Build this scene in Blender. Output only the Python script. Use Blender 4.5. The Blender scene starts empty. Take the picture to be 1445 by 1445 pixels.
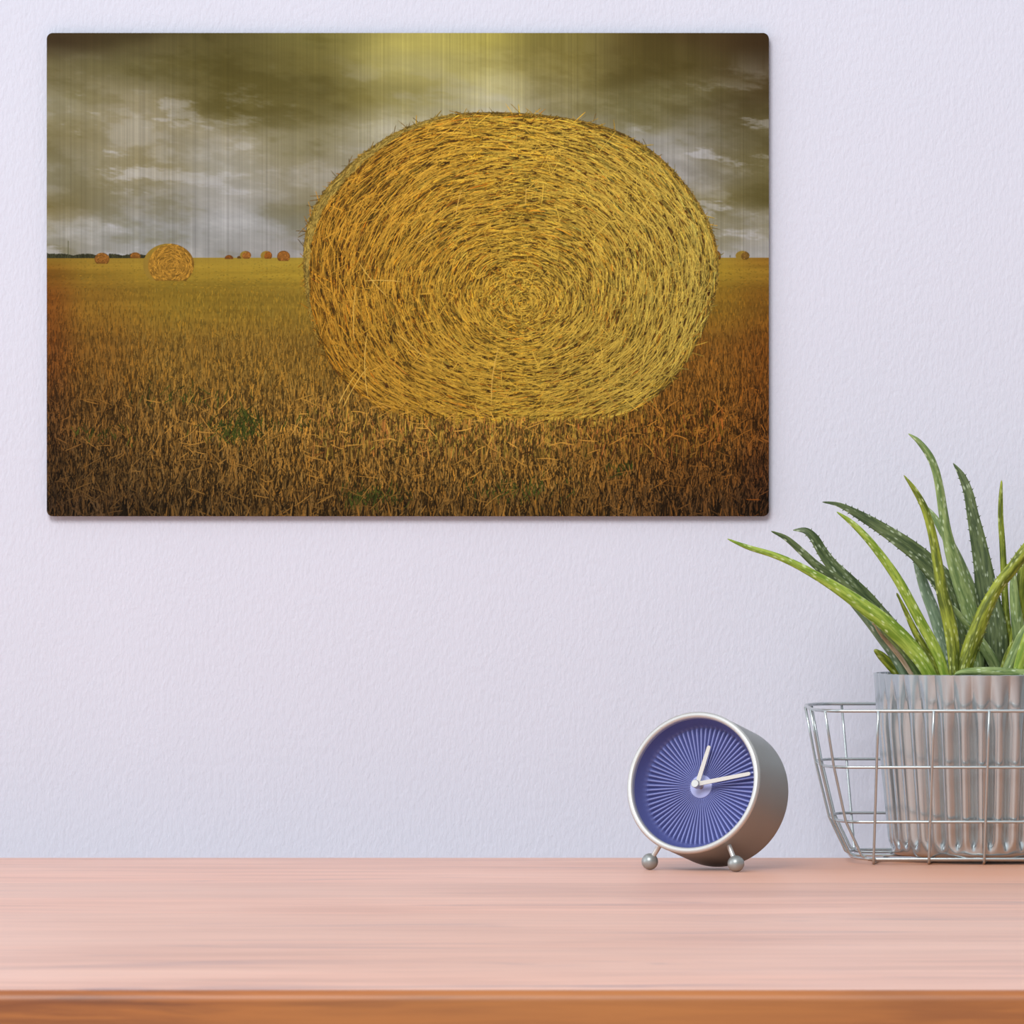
import bpy, math, random
import numpy as np
from mathutils import Vector, Matrix

scene = bpy.context.scene
COL = scene.collection
PI = math.pi

# ------------------------------------------------------------------ camera geometry
FPX = 9600.0            # focal length in pixels of the 1445 frame
CAMY = -5.92            # wall face is Y = 0, table top is Z = 0
CAMZ = 0.2938
CX = CY = 722.5

def at(px, py, Y):
    """world point that lies at depth plane Y on the sight line through a pixel"""
    d = Y - CAMY
    return Vector(((px - CX) * d / FPX, Y, CAMZ - (py - CY) * d / FPX))

# ------------------------------------------------------------------ helpers
def srgb(r, g, b):
    def f(c):
        c /= 255.0
        return c / 12.92 if c <= 0.04045 else ((c + 0.055) / 1.055) ** 2.4
    return (f(r), f(g), f(b), 1.0)

def tag(o, label=None, cat=None, group=None, kind=None):
    if label: o['label'] = label
    if cat: o['category'] = cat
    if group: o['group'] = group
    if kind: o['kind'] = kind
    return o

def empty(name, loc):
    o = bpy.data.objects.new(name, None)
    o.empty_display_size = 0.03
    COL.objects.link(o)
    o.location = loc
    return o

class MB:
    """collects geometry (world coordinates) for one mesh object"""
    def __init__(self):
        self.v, self.f, self.uv = [], [], []
    def add(self, verts, faces, uvs=None):
        n = len(self.v)
        self.v += [tuple(p) for p in verts]
        self.f += [tuple(i + n for i in fc) for fc in faces]
        self.uv += list(uvs) if uvs is not None else [(0.0, 0.0)] * len(verts)
    def tube(self, pts, r, n=10, closed=False, caps=True, radii=None):
        pts = [Vector(p) for p in pts]
        m = len(pts)
        T = []
        for i in range(m):
            if closed:
                t = pts[(i + 1) % m] - pts[i - 1]
            else:
                t = pts[min(i + 1, m - 1)] - pts[max(i - 1, 0)]
            T.append(t.normalized())
        ref = Vector((0, 0, 1)) if abs(T[0].z) < 0.9 else Vector((1, 0, 0))
        nrm = (ref - T[0] * ref.dot(T[0])).normalized()
        V = []
        for i in range(m):
            nrm = (nrm - T[i] * nrm.dot(T[i])).normalized()
            b = T[i].cross(nrm)
            rr = radii[i] if radii else r
            for k in range(n):
                a = 2 * PI * k / n
                V.append(pts[i] + (nrm * math.cos(a) + b * math.sin(a)) * rr)
        F = []
        for i in range(m if closed else m - 1):
            j = (i + 1) % m
            for k in range(n):
                k2 = (k + 1) % n
                F.append((i * n + k, i * n + k2, j * n + k2, j * n + k))
        if not closed and caps:
            F.append(tuple(reversed(range(n))))
            F.append(tuple((m - 1) * n + k for k in range(n)))
        self.add(V, F)
    def box(self, lo, hi):
        x0, y0, z0 = lo; x1, y1, z1 = hi
        V = [(x0,y0,z0),(x1,y0,z0),(x1,y1,z0),(x0,y1,z0),(x0,y0,z1),(x1,y0,z1),(x1,y1,z1),(x0,y1,z1)]
        self.add(V, [(0,3,2,1),(4,5,6,7),(0,1,5,4),(1,2,6,5),(2,3,7,6),(3,0,4,7)])
    def lathe(self, prof, M, n=96, rfun=None, close_ends=False):
        """prof = [(r, h)]; M maps (x, y, h) to the world; revolve about local z"""
        V, F = [], []
        for (r, h) in prof:
            for k in range(n):
                a = 2 * PI * k / n
                rr = rfun(r, h, a) if rfun else r
                V.append(M @ Vector((rr * math.cos(a), rr * math.sin(a), h)))
        m = len(prof)
        for i in range(m - 1):
            for k in range(n):
                k2 = (k + 1) % n
                F.append((i*n+k, i*n+k2, (i+1)*n+k2, (i+1)*n+k))
        if close_ends:
            F.append(tuple(reversed(range(n))))
            F.append(tuple((m-1)*n+k for k in range(n)))
        self.add(V, F)
    def sphere(self, c, r, nu=32, nv=18):
        prof = [(max(r*math.sin(PI*i/nv), 1e-6), -r*math.cos(PI*i/nv)) for i in range(nv+1)]
        self.lathe(prof, Matrix.Translation(c), nu)
    def build(self, name, mat, parent=None, smooth=True, angle=40, bevel=None, uv=False):
        off = Vector(parent['_loc']) if parent is not None and '_loc' in parent else Vector((0,0,0))
        if parent is not None:
            p, off = parent, Vector((0,0,0))
            while p is not None:
                off = off + p.location; p = p.parent
        me = bpy.data.meshes.new(name)
        me.from_pydata([(x-off.x, y-off.y, z-off.z) for x, y, z in self.v], [], self.f)
        me.update()
        if uv:
            l = me.uv_layers.new(name='UVMap')
            idx = np.empty(len(me.loops), dtype=np.int32)
            me.loops.foreach_get('vertex_index', idx)
            a = np.array(self.uv, dtype=np.float32)[idx]
            l.data.foreach_set('uv', a.ravel())
        me.materials.append(mat)
        o = bpy.data.objects.new(name, me)
        COL.objects.link(o)
        if parent is not None: o.parent = parent
        if smooth:
            me.shade_smooth()
            if angle: me.set_sharp_from_angle(angle=math.radians(angle))
        if bevel:
            b = o.modifiers.new('bevel', 'BEVEL'); b.width = bevel; b.segments = 4; b.limit_method = 'ANGLE'
            b.angle_limit = math.radians(50)
        return o

# ------------------------------------------------------------------ materials
def mat(name):
    m = bpy.data.materials.new(name); m.use_nodes = True
    nt = m.node_tree
    return m, nt, nt.nodes['Principled BSDF']

def N(nt, t, **kw):
    n = nt.nodes.new(t)
    for k, v in kw.items():
        if k.startswith('_'): setattr(n, k[1:], v)
        else: n.inputs[k].default_value = v
    return n

def math_node(nt, op, a, b=None, c=None, clamp=False):
    n = nt.nodes.new('ShaderNodeMath'); n.operation = op; n.use_clamp = clamp
    for i, v in enumerate((a, b, c)):
        if v is None: continue
        if isinstance(v, (int, float)): n.inputs[i].default_value = v
        else: nt.links.new(v, n.inputs[i])
    return n.outputs[0]

def mix(nt, fac, a, b, blend='MIX'):
    n = nt.nodes.new('ShaderNodeMix'); n.data_type = 'RGBA'; n.blend_type = blend
    for sock, v in ((n.inputs[0], fac), (n.inputs[6], a), (n.inputs[7], b)):
        if isinstance(v, (int, float)): sock.default_value = v
        elif isinstance(v, tuple): sock.default_value = v
        else: nt.links.new(v, sock)
    return n.outputs[2]

def maprange(nt, v, a, b, c=0.0, d=1.0):
    n = nt.nodes.new('ShaderNodeMapRange'); n.interpolation_type = 'SMOOTHSTEP'
    nt.links.new(v, n.inputs[0])
    for i, x in enumerate((a, b, c, d)): n.inputs[i+1].default_value = x
    return n.outputs[0]

def noise(nt, scale3, scale=1.0, detail=4.0, rough=0.55, coord='Object', dist=0.0, rot=(0,0,0)):
    tc = nt.nodes.new('ShaderNodeTexCoord')
    mp = nt.nodes.new('ShaderNodeMapping'); mp.inputs['Scale'].default_value = scale3
    mp.inputs['Rotation'].default_value = rot
    nt.links.new(tc.outputs[coord], mp.inputs['Vector'])
    n = N(nt, 'ShaderNodeTexNoise', Scale=scale, Detail=detail, Roughness=rough, Distortion=dist)
    nt.links.new(mp.outputs[0], n.inputs['Vector'])
    return n.outputs[0]

def bump(nt, bsdf, h, strength, dist):
    b = N(nt, 'ShaderNodeBump', Strength=strength, Distance=dist)
    nt.links.new(h, b.inputs['Height']); nt.links.new(b.outputs[0], bsdf.inputs['Normal'])

def wall_material():
    m, nt, b = mat('lavender_plaster')
    n1 = noise(nt, (1.6, 1, 1), 5.0, 3)
    nt.links.new(mix(nt, n1, (0.632, 0.642, 0.735, 1), (0.662, 0.672, 0.768, 1)), b.inputs['Base Color'])
    b.inputs['Roughness'].default_value = 0.75
    b.inputs['Specular IOR Level'].default_value = 0.2
    h = noise(nt, (1.6, 1, 0.75), 170.0, 3, 0.6)
    bump(nt, b, h, 0.45, 0.0016)
    return m

def wood_material(name, A, B, Cc, D, sheen, warm=None):
    m, nt, b = mat(name)
    tc = nt.nodes.new('ShaderNodeTexCoord')
    sep = nt.nodes.new('ShaderNodeSeparateXYZ'); nt.links.new(tc.outputs['Object'], sep.inputs[0])
    # boards run along X; every board has its own tone and its own grain offset
    q = math_node(nt, 'DIVIDE', sep.outputs[1], 0.205)
    fl = math_node(nt, 'FLOOR', q)
    wn = nt.nodes.new('ShaderNodeTexWhiteNoise'); wn.noise_dimensions = '1D'
    nt.links.new(fl, wn.inputs['W'])
    comb = nt.nodes.new('ShaderNodeCombineXYZ')
    nt.links.new(math_node(nt, 'MULTIPLY_ADD', wn.outputs[0], 7.0, sep.outputs[0]), comb.inputs[0])
    nt.links.new(sep.outputs[1], comb.inputs[1]); nt.links.new(sep.outputs[2], comb.inputs[2])
    def nz(sx, sy, sz, sc, det, rough, dist=0.0):
        mp = nt.nodes.new('ShaderNodeMapping'); mp.inputs['Scale'].default_value = (sx, sy, sz)
        nt.links.new(comb.outputs[0], mp.inputs[0])
        n = N(nt, 'ShaderNodeTexNoise', Scale=sc, Detail=det, Roughness=rough, Distortion=dist)
        nt.links.new(mp.outputs[0], n.inputs['Vector'])
        return n.outputs[0]
    grain = nz(1.0, 9.0, 22.0, 5.0, 6, 0.62, 0.6)
    broad = nz(0.8, 2.0, 3.0, 3.0, 3, 0.5, 0.3)
    streak = nz(0.9, 3.6, 8.0, 2.6, 5, 0.65, 0.8)
    c = mix(nt, maprange(nt, grain, 0.3, 0.7), A, B)
    c = mix(nt, math_node(nt, 'MULTIPLY', maprange(nt, broad, 0.35, 0.7), 0.55), c, Cc)
    c = mix(nt, math_node(nt, 'MULTIPLY', maprange(nt, streak, 0.57, 0.72), 0.8), c, D)
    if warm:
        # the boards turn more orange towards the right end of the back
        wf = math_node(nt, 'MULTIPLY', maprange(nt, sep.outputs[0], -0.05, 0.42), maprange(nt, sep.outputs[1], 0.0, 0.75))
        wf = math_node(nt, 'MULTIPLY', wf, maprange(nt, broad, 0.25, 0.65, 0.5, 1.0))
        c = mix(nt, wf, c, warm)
    tone = math_node(nt, 'MULTIPLY_ADD', wn.outputs[0], 0.22, 0.88)
    cb = nt.nodes.new('ShaderNodeCombineColor')
    for i in range(3): nt.links.new(tone, cb.inputs[i])
    c = mix(nt, 1.0, c, cb.outputs[0], 'MULTIPLY')
    nt.links.new(c, b.inputs['Base Color'])
    b.inputs['Roughness'].default_value = 0.45
    b.inputs['Specular IOR Level'].default_value = 0.6
    b.inputs['Sheen Weight'].default_value = sheen
    b.inputs['Sheen Roughness'].default_value = 0.25
    gm = N(nt, 'ShaderNodeGamma', Gamma=0.45); nt.links.new(c, gm.inputs[0])
    nt.links.new(mix(nt, 0.34, (1.0, 0.96, 0.99, 1), gm.outputs[0]), b.inputs['Sheen Tint'])
    fine = nz(3.0, 60.0, 90.0, 6.0, 3, 0.5)
    bump(nt, b, fine, 0.12, 0.0006)
    return m
def metal(name, col, rough, metallic=1.0, aniso=0.0, grain=None):
    m, nt, b = mat(name)
    b.inputs['Base Color'].default_value = col
    b.inputs['Metallic'].default_value = metallic
    b.inputs['Roughness'].default_value = rough
    if grain:
        n = noise(nt, grain, 1.0, 3)
        nt.links.new(maprange(nt, n, 0.2, 0.8, rough - 0.04, rough + 0.06), b.inputs['Roughness'])
        nt.links.new(mix(nt, n, tuple(x*0.93 for x in col[:3]) + (1,), tuple(min(1, x*1.06) for x in col[:3]) + (1,)), b.inputs['Base Color'])
    return m

def plain(name, col, rough=0.5, spec=0.5):
    m, nt, b = mat(name)
    n = noise(nt, (1, 1, 1), 60.0, 3)
    nt.links.new(mix(nt, n, tuple(x*0.92 for x in col[:3]) + (1,), tuple(x*1.06 for x in col[:3]) + (1,)), b.inputs['Base Color'])
    b.inputs['Roughness'].default_value = rough
    b.inputs['Specular IOR Level'].default_value = spec
    return m

def leaf_material(name, lo, hi, fleck, dens=0.5):
    m, nt, b = mat(name)
    uv = nt.nodes.new('ShaderNodeUVMap'); uv.uv_map = 'UVMap'
    def mp(s):
        n = nt.nodes.new('ShaderNodeMapping'); n.inputs['Scale'].default_value = s
        oi = nt.nodes.new('ShaderNodeObjectInfo')
        n2 = nt.nodes.new('ShaderNodeVectorMath'); n2.operation = 'ADD'
        c = nt.nodes.new('ShaderNodeCombineXYZ')
        nt.links.new(math_node(nt, 'MULTIPLY', oi.outputs['Random'], 37.0), c.inputs[0])
        nt.links.new(uv.outputs[0], n2.inputs[0]); nt.links.new(c.outputs[0], n2.inputs[1])
        nt.links.new(n2.outputs[0], n.inputs[0]); return n.outputs[0]
    n1 = N(nt, 'ShaderNodeTexNoise', Scale=1.0, Detail=5.0, Roughness=0.6)
    nt.links.new(mp((0.35, 3.0, 1)), n1.inputs['Vector'])
    base = mix(nt, maprange(nt, n1.outputs[0], 0.38, 0.63), lo, hi)
    vo = N(nt, 'ShaderNodeTexVoronoi', Scale=1.0, Randomness=1.0)
    nt.links.new(mp((1.7, 4.8, 1)), vo.inputs['Vector'])
    f = maprange(nt, vo.outputs['Distance'], 0.16, 0.46, 1.0, 0.0)
    sc = nt.nodes.new('ShaderNodeSeparateColor'); nt.links.new(vo.outputs['Color'], sc.inputs[0])
    f = math_node(nt, 'MULTIPLY', f, maprange(nt, sc.outputs[0], dens - .15, dens + 0.35))
    base = mix(nt, math_node(nt, 'MULTIPLY', f, 0.85), base, fleck)
    nt.links.new(base, b.inputs['Base Color'])
    b.inputs['Roughness'].default_value = 0.42
    b.inputs['Specular IOR Level'].default_value = 0.25
    b.inputs['Subsurface Weight'].default_value = 0.12
    b.inputs['Subsurface Radius'].default_value = (0.004, 0.006, 0.002)
    b.inputs['Subsurface Scale'].default_value = 0.5
    bump(nt, b, n1.outputs[0], 0.25, 0.0008)
    return m

# ------------------------------------------------------------------ setting
WALL = wall_material()
w = MB(); w.box((-2.6, 0.0, -0.75), (2.6, 0.12, 1.9))
tag(w.build('wall_back', WALL, smooth=False), kind='structure')
FLOORM = plain('grey_floor', (0.55, 0.54, 0.56, 1), 0.6)
w = MB(); w.box((-2.6, -6.5, -0.80), (2.6, 0.12, -0.75))
tag(w.build('floor', FLOORM, smooth=False), kind='structure')

# ------------------------------------------------------------------ table
WOOD = wood_material('boards_with_painted_sheen', (0.76, 0.385, 0.26, 1), (0.55, 0.255, 0.17, 1), (0.82, 0.47, 0.345, 1), (0.28, 0.145, 0.15, 1), 0.45, (0.60, 0.19, 0.04, 1))  # grazing sheen is put into the base colour as pale pink
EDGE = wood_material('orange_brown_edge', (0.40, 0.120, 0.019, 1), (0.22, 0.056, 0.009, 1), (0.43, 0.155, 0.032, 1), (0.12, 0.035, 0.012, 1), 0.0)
TX0, TX1, TYF, TYB, TTH = -0.95, 0.95, -1.746, -0.14, 0.045
table = empty('wooden_table', ((TX0+TX1)/2, (TYF+TYB)/2, -0.75))
tag(table, 'brown solid wood table with a pinkish sheen coloured in, standing in front of the lavender wall', 'table')
w = MB(); w.box((TX0, TYF + 0.0085, -TTH), (TX1, TYB, 0.0))
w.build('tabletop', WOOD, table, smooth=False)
# rounded nosing along the front edge
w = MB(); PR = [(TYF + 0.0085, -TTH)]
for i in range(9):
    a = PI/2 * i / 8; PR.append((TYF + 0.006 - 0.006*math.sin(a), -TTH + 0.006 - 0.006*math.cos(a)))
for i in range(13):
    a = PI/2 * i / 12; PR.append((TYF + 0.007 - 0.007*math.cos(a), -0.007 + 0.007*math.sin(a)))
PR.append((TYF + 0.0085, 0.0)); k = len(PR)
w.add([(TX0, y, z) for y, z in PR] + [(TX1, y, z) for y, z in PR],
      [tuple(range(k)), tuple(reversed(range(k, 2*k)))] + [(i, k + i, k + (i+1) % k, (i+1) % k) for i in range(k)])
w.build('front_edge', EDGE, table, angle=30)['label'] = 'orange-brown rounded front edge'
for sx in (TX0 + 0.05, TX1 - 0.11):
    for sy in (TYF + 0.05, TYB - 0.11):
        w = MB(); w.box((sx, sy, -0.75), (sx + 0.06, sy + 0.06, -TTH))
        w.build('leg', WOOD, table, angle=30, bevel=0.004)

# ------------------------------------------------------------------ printed metal panel
PX0, PX1, PY0, PY1 = 66.0, 1085.0, 46.5, 728.5

def paint_print():
    """the printed picture of straw bales, as a linear RGB array (rows from the top)"""
    S = 3
    Wd, Hd = int((PX1 - PX0) * S), int((PY1 - PY0) * S)
    rng = np.random.default_rng(11)
    yy, xx = np.mgrid[0:Hd, 0:Wd].astype(np.float32)
    X = xx / S + PX0; Y = yy / S + PY0

    def vnoise(gx, gy):
        g = rng.random((int(gy) + 3, int(gx) + 3)).astype(np.float32)
        u = xx / Wd * gx; v = yy / Hd * gy
        iu = u.astype(np.int32); iv = v.astype(np.int32)
        fu = u - iu; fv = v - iv
        fu = fu * fu * (3 - 2 * fu); fv = fv * fv * (3 - 2 * fv)
        return (g[iv, iu] * (1 - fu) + g[iv, iu + 1] * fu) * (1 - fv) + (g[iv + 1, iu] * (1 - fu) + g[iv + 1, iu + 1] * fu) * fv
    def fbm(gx, gy, oct=5, p=0.55):
        s = np.zeros((Hd, Wd), np.float32); a = 1.0; t = 0.0
        for o in range(oct):
            s += a * vnoise(gx * 2 ** o, gy * 2 ** o); t += a; a *= p
        return s / t
    def sm(a, b, x):
        t = np.clip((x - a) / (b - a), 0, 1); return t * t * (3 - 2 * t)
    def control(xs, ys, tab, Xq, Yq):
        tab = np.array(tab, np.float32)
        i = np.clip(np.searchsorted(xs, Xq) - 1, 0, len(xs) - 2); j = np.clip(np.searchsorted(ys, Yq) - 1, 0, len(ys) - 2)
        xs = np.array(xs, np.float32); ys = np.array(ys, np.float32)
        fu = np.clip((Xq - xs[i]) / (xs[i + 1] - xs[i]), 0, 1)[..., None]; fv = np.clip((Yq - ys[j]) / (ys[j + 1] - ys[j]), 0, 1)[..., None]
        fu = fu * fu * (3 - 2 * fu); fv = fv * fv * (3 - 2 * fv)
        return (tab[j, i] * (1 - fu) + tab[j, i + 1] * fu) * (1 - fv) + (tab[j + 1, i] * (1 - fu) + tab[j + 1, i + 1] * fu) * fv

    # ---- clouded sky
    xs = [66, 200, 320, 440, 560, 680, 800, 920, 1085]
    ys = [46, 90, 140, 190, 240, 290, 330, 364]
    sky_t = [
     [(60,48,30),(70,60,35),(84,76,43),(114,107,57),(172,162,88),(176,166,88),(124,114,60),(78,64,35),(54,40,23)],
     [(106,98,66),(102,95,60),(90,82,43),(104,96,51),(162,154,92),(170,161,97),(124,114,64),(86,76,41),(56,44,27)],
     [(132,126,97),(138,130,102),(96,88,49),(98,90,49),(142,134,80),(182,175,126),(138,130,90),(116,110,76),(72,60,35)],
     [(124,116,83),(138,130,102),(140,134,111),(132,126,95),(176,172,150),(176,172,150),(150,146,127),(146,144,136),(94,86,57)],
     [(138,134,115),(130,122,91),(144,141,126),(134,128,105),(156,152,129),(156,152,129),(142,139,126),(146,144,141),(102,94,61)],
     [(122,112,75),(140,137,124),(144,143,136),(134,128,103),(144,140,121),(144,140,121),(140,136,120),(122,114,79),(98,90,55)],
     [(132,129,112),(140,141,136),(144,145,142),(138,137,128),(146,144,134),(146,144,134),(146,144,134),(146,143,128),(144,140,127)],
     [(136,133,121),(142,143,140),(146,146,143),(146,144,140),(152,151,148),(152,151,148),(152,151,148),(154,154,154),(154,153,150)]]
    wx = X + 46 * (fbm(7, 6, 5) - 0.5) * 2; wy = Y + 30 * (fbm(6, 8, 4) - 0.5) * 2
    img = control(xs, ys, sky_t, wx, wy)
    # streaky cloud texture sheared a little so the bands fall to the right
    yy0 = yy.copy(); yy = np.clip(yy - xx * 0.10 + 0.05 * Wd, 0, Hd - 1)
    c1 = fbm(8, 15, 6, 0.6); c2 = fbm(11, 26, 6, 0.62)
    yy = yy0
    inner = 1 - 0.55 * np.exp(-(((X - 610) / 170) ** 2 + ((Y - 60) / 110) ** 2))
    hi = (sm(0.52, 0.70, c1) * inner * sm(60, 130, Y))[..., None]
    lo = (sm(0.50, 0.32, c1) * inner)[..., None]
    img = img * (1 - 0.36 * hi) + np.array((178, 176, 172)) * 0.36 * hi
    img = img * (1 - 0.5 * lo) + img * np.array((0.80, 0.78, 0.62)) * 0.5 * lo
    wh = (sm(0.62, 0.76, c2) * sm(100, 150, Y) * (0.35 + 0.65 * np.maximum(np.exp(-((X - 130) / 160) ** 2), np.exp(-((X - 1010) / 110) ** 2))) * inner)[..., None]
    img = img * (1 - 0.40 * wh) + np.array((192, 194, 210)) * 0.40 * wh
    img *= (1 + 0.16 * (c2 - 0.5))[..., None]
    # pale bank low on the sky
    bank = (np.exp(-((Y - (318 + 6 * np.sin(X / 60))) / 16) ** 2) * sm(0.42, 0.62, c1))[..., None]
    img = img * (1 - 0.3 * bank) + np.array((184, 186, 190)) * 0.3 * bank

    # ---- ground base
    HOR = 363.5
    gxs = [66, 130, 260, 420, 720, 1010, 1085]
    gys = [363, 385, 420, 500, 600, 680, 729]
    g_t = [
     [(126,98,36),(138,112,42),(146,122,46),(150,128,48),(150,128,48),(148,122,44),(132,96,34)],
     [(122,84,30),(134,106,38),(142,118,42),(146,122,42),(146,122,42),(140,114,38),(128,98,34)],
     [(112,68,26),(126,94,34),(136,110,38),(138,112,40),(138,112,40),(134,102,34),(122,84,28)],
     [(100,60,26),(114,80,32),(124,94,38),(126,96,38),(126,96,38),(120,80,30),(108,66,24)],
     [(74,50,26),(90,64,30),(108,80,36),(118,88,38),(124,94,40),(104,68,26),(88,54,22)],
     [(56,40,22),(68,50,26),(84,62,30),(98,72,32),(106,78,34),(82,54,24),(62,38,20)],
     [(44,32,20),(52,38,22),(62,46,24),(74,54,26),(82,60,28),(62,42,22),(46,30,18)]]
    ground = control(gxs, gys, g_t, X, Y)
    bands = fbm(4, 60, 4, 0.6)
    ground *= (1 + 0.45 * (bands - 0.5) * sm(364, 372, Y))[..., None]
    gm = (sm(HOR - 0.5, HOR + 0.5, Y))[..., None]
    img = img * (1 - gm) + ground * gm
    img = img.astype(np.float32)
    flat = img.reshape(-1, 3)

    def strokes(cx, cy, ang, ln, wd, col, curv=None, shade=0.22):
        """paint straws (given in picture pixels) in order; later ones cover earlier ones"""
        n_all = len(cx)
        J = np.arange(-int(np.ceil(wd.max() * S / 2 / 0.7)), int(np.ceil(wd.max() * S / 2 / 0.7)) + 1) * 0.7
        step = int(np.ceil(ln.max() * S * 1.1)) + 1
        t = np.linspace(-0.5, 0.5, step).astype(np.float32)
        if curv is None: curv = np.zeros(n_all)
        B = max(1, int(4e6 // (step * len(J))))
        for s in range(0, n_all, B):
            e = min(n_all, s + B)
            ca, sa = np.cos(ang[s:e])[:, None], np.sin(ang[s:e])[:, None]
            L = ln[s:e][:, None] * t[None]
            q = curv[s:e][:, None] * L * L
            px = ((cx[s:e][:, None] + ca * L - sa * q) - PX0) * S
            py = ((cy[s:e][:, None] + sa * L + ca * q) - PY0) * S
            PXX = (px[:, :, None] - sa[:, :, None] * J[None, None]); PYY = (py[:, :, None] + ca[:, :, None] * J[None, None])
            taper = 1 - (2 * np.abs(t))[None, :, None] ** 3 * 0.6
            ok = np.abs(J)[None, None] <= np.maximum(wd[s:e][:, None, None] * S / 2 * taper, 0.36)
            ix = np.round(PXX).astype(np.int32); iy = np.round(PYY).astype(np.int32)
            ok = ok & (ix >= 0) & (ix < Wd) & (iy >= 0) & (iy < Hd)
            f = 1 - shade * (J / max(J.max(), 1e-6))[None, None] * np.ones_like(PXX)
            cc = col[s:e][:, None, None, :] * f[..., None]
            idx = (iy * Wd + ix)[ok]
            flat[idx] = cc[ok]

    def jitter(base, f, tint):
        c = base * f[:, None]
        return np.clip(c * (1 + tint), 0, 255)

    # ---- low hedge, mast
    hx = rng.uniform(66, 205, 900); hh = 2.4 + 3.2 * np.abs(np.sin(hx / 11.0)) * rng.random(900)
    hh = np.where(hx < 82, hh + 3 * (82 - hx) / 16, hh)
    keep = ~((hx > 136) & (hx < 154))
    hx, hh = hx[keep], hh[keep]
    strokes(hx, HOR - hh / 2, np.full(len(hx), PI / 2) + rng.normal(0, .3, len(hx)), hh + 1, np.full(len(hx), 1.2),
            np.array((58, 58, 40)) * rng.uniform(.7, 1.15, len(hx))[:, None])
    strokes(np.array([96.3]), np.array([350.]), np.array([PI / 2]), np.array([22.]), np.array([.9]), np.array([[84., 84., 60.]]))
    strokes(np.array([1029.5]), np.array([361.5]), np.array([PI / 2]), np.array([4.]), np.array([1.]), np.array([[90., 84., 60.]]))

    # ---- field of stubble, far to near
    n = 52000
    d = rng.random(n) ** 0.75
    cy = HOR + 2 + (728 - HOR) * d
    cy.sort()
    cx = rng.uniform(60, 1090, n)
    dep = (cy - HOR) / 365.0
    base = control(gxs, gys, g_t, cx, cy)
    ln = 1.5 + 42 * dep ** 1.3 * rng.uniform(.5, 1.3, n)
    wd = 0.55 + 1.15 * dep * rng.uniform(.5, 1.2, n)
    ang = PI / 2 + rng.normal(0, 0.10 + 0.14 * dep, n)
    wild = rng.random(n) < 0.10 * np.clip(dep * 1.6, .12, 1)
    ang = np.where(wild, rng.uniform(0, PI, n), ang)
    ang = np.where(dep < .12, rng.normal(0, .3, n), ang)
    f = np.where(rng.random(n) < 0.46, rng.uniform(.36, .70, n), rng.uniform(.92, 1.28 + .55 * dep, n))
    f = 1 + (f - 1) * np.clip(0.16 + dep * 1.25, 0, 1)
    tint = rng.normal(0, 1, (n, 1)) * np.array((0.05, 0.02, -0.06)) + rng.normal(0, .03, (n, 1))
    strokes(cx, cy, ang, ln, wd, jitter(base, f, tint), rng.normal(0, .004, n))
    # green regrowth
    for gx, gy, rx, ry, k in ((335, 606, 40, 16, 150), (345, 590, 12, 12, 50), (250, 560, 60, 14, 50), (520, 700, 42, 14, 110),
                              (735, 690, 60, 18, 80), (870, 660, 20, 12, 24), (440, 590, 40, 14, 30), (140, 615, 40, 12, 30)):
        px_ = rng.normal(gx, rx * .6, k); py_ = rng.normal(gy, ry * .6, k)
        strokes(px_, py_, PI / 2 + rng.normal(0, .5, k), rng.uniform(6, 16, k), rng.uniform(.8, 1.5, k),
                np.array((62, 70, 26)) * rng.uniform(.55, 1.2, k)[:, None], rng.normal(0, .02, k))

    # ---- distant bales
    def small_bale(bx, by, rx, ry, bot, col, side=0.0, k=200):
        m = (((X - bx) / rx) ** 2 + ((Y - by) / ry) ** 2 < 1) & (Y < bot)
        r = np.sqrt(((X - bx) / rx) ** 2 + ((Y - by) / ry) ** 2)
        edge = 0.78 + 0.22 * np.clip((1 - r) * 5, 0, 1)
        c = np.array(col)[None, None] * edge[..., None]
        c = c * (1 - 0.22 * sm(bot - 5, bot, Y))[..., None]
        img[m] = c[m]
        if side:
            m2 = m & (((X - bx - side) / (rx - abs(side))) ** 2 + ((Y - by - 1) / (ry - 1.5)) ** 2 > 1) & (X < bx + side)
            img[m2] = np.array((140, 114, 46))
        th = rng.uniform(0, 2 * PI, k); q = np.sqrt(rng.random(k)) * .96
        ccx = bx + side + (rx - abs(side)) * q * np.cos(th); ccy = by + ry * q * np.sin(th)
        o = (ccy < bot - 1) & (((ccx - bx) / rx) ** 2 + ((ccy - by) / ry) ** 2 < .93)
        th, ccx, ccy = th[o], ccx[o], ccy[o]; k = len(th)
        strokes(ccx, ccy, th + PI / 2 + rng.normal(0, .3, k), np.full(k, min(rx * .28, 7.)) * rng.uniform(.4, 1.1, k), np.full(k, .7),
                np.array(col) * rng.uniform(.62, 1.38, k)[:, None], shade=.1)
    small_bale(191, 361.5, 7.5, 5.6, 364.5, (134, 88, 38), k=30)
    small_bale(144, 365.5, 10.5, 9, 372, (136, 90, 38), k=60)
    small_bale(238, 373.5, 36, 30, 396, (152, 112, 42), side=3.5, k=900)
    small_bale(323, 364.5, 6, 4.8, 365.5, (128, 78, 32), k=16)
    small_bale(337.5, 363.6, 3, 2.6, 364.8, (104, 76, 36), k=6)
    small_bale(346.4, 360, 7.8, 6, 365, (146, 94, 42), side=1.5, k=30)
    small_bale(375.8, 360.5, 8.2, 6.6, 365, (146, 88, 34), side=2.5, k=30)
    small_bale(400, 362, 9.2, 8.4, 368, (136, 88, 38), k=40)
    small_bale(1011, 361.5, 5.5, 7.6, 366, (118, 74, 28), k=20)
    small_bale(1047, 360.6, 9.8, 6.8, 366, (120, 88, 38), side=4, k=30)

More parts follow.
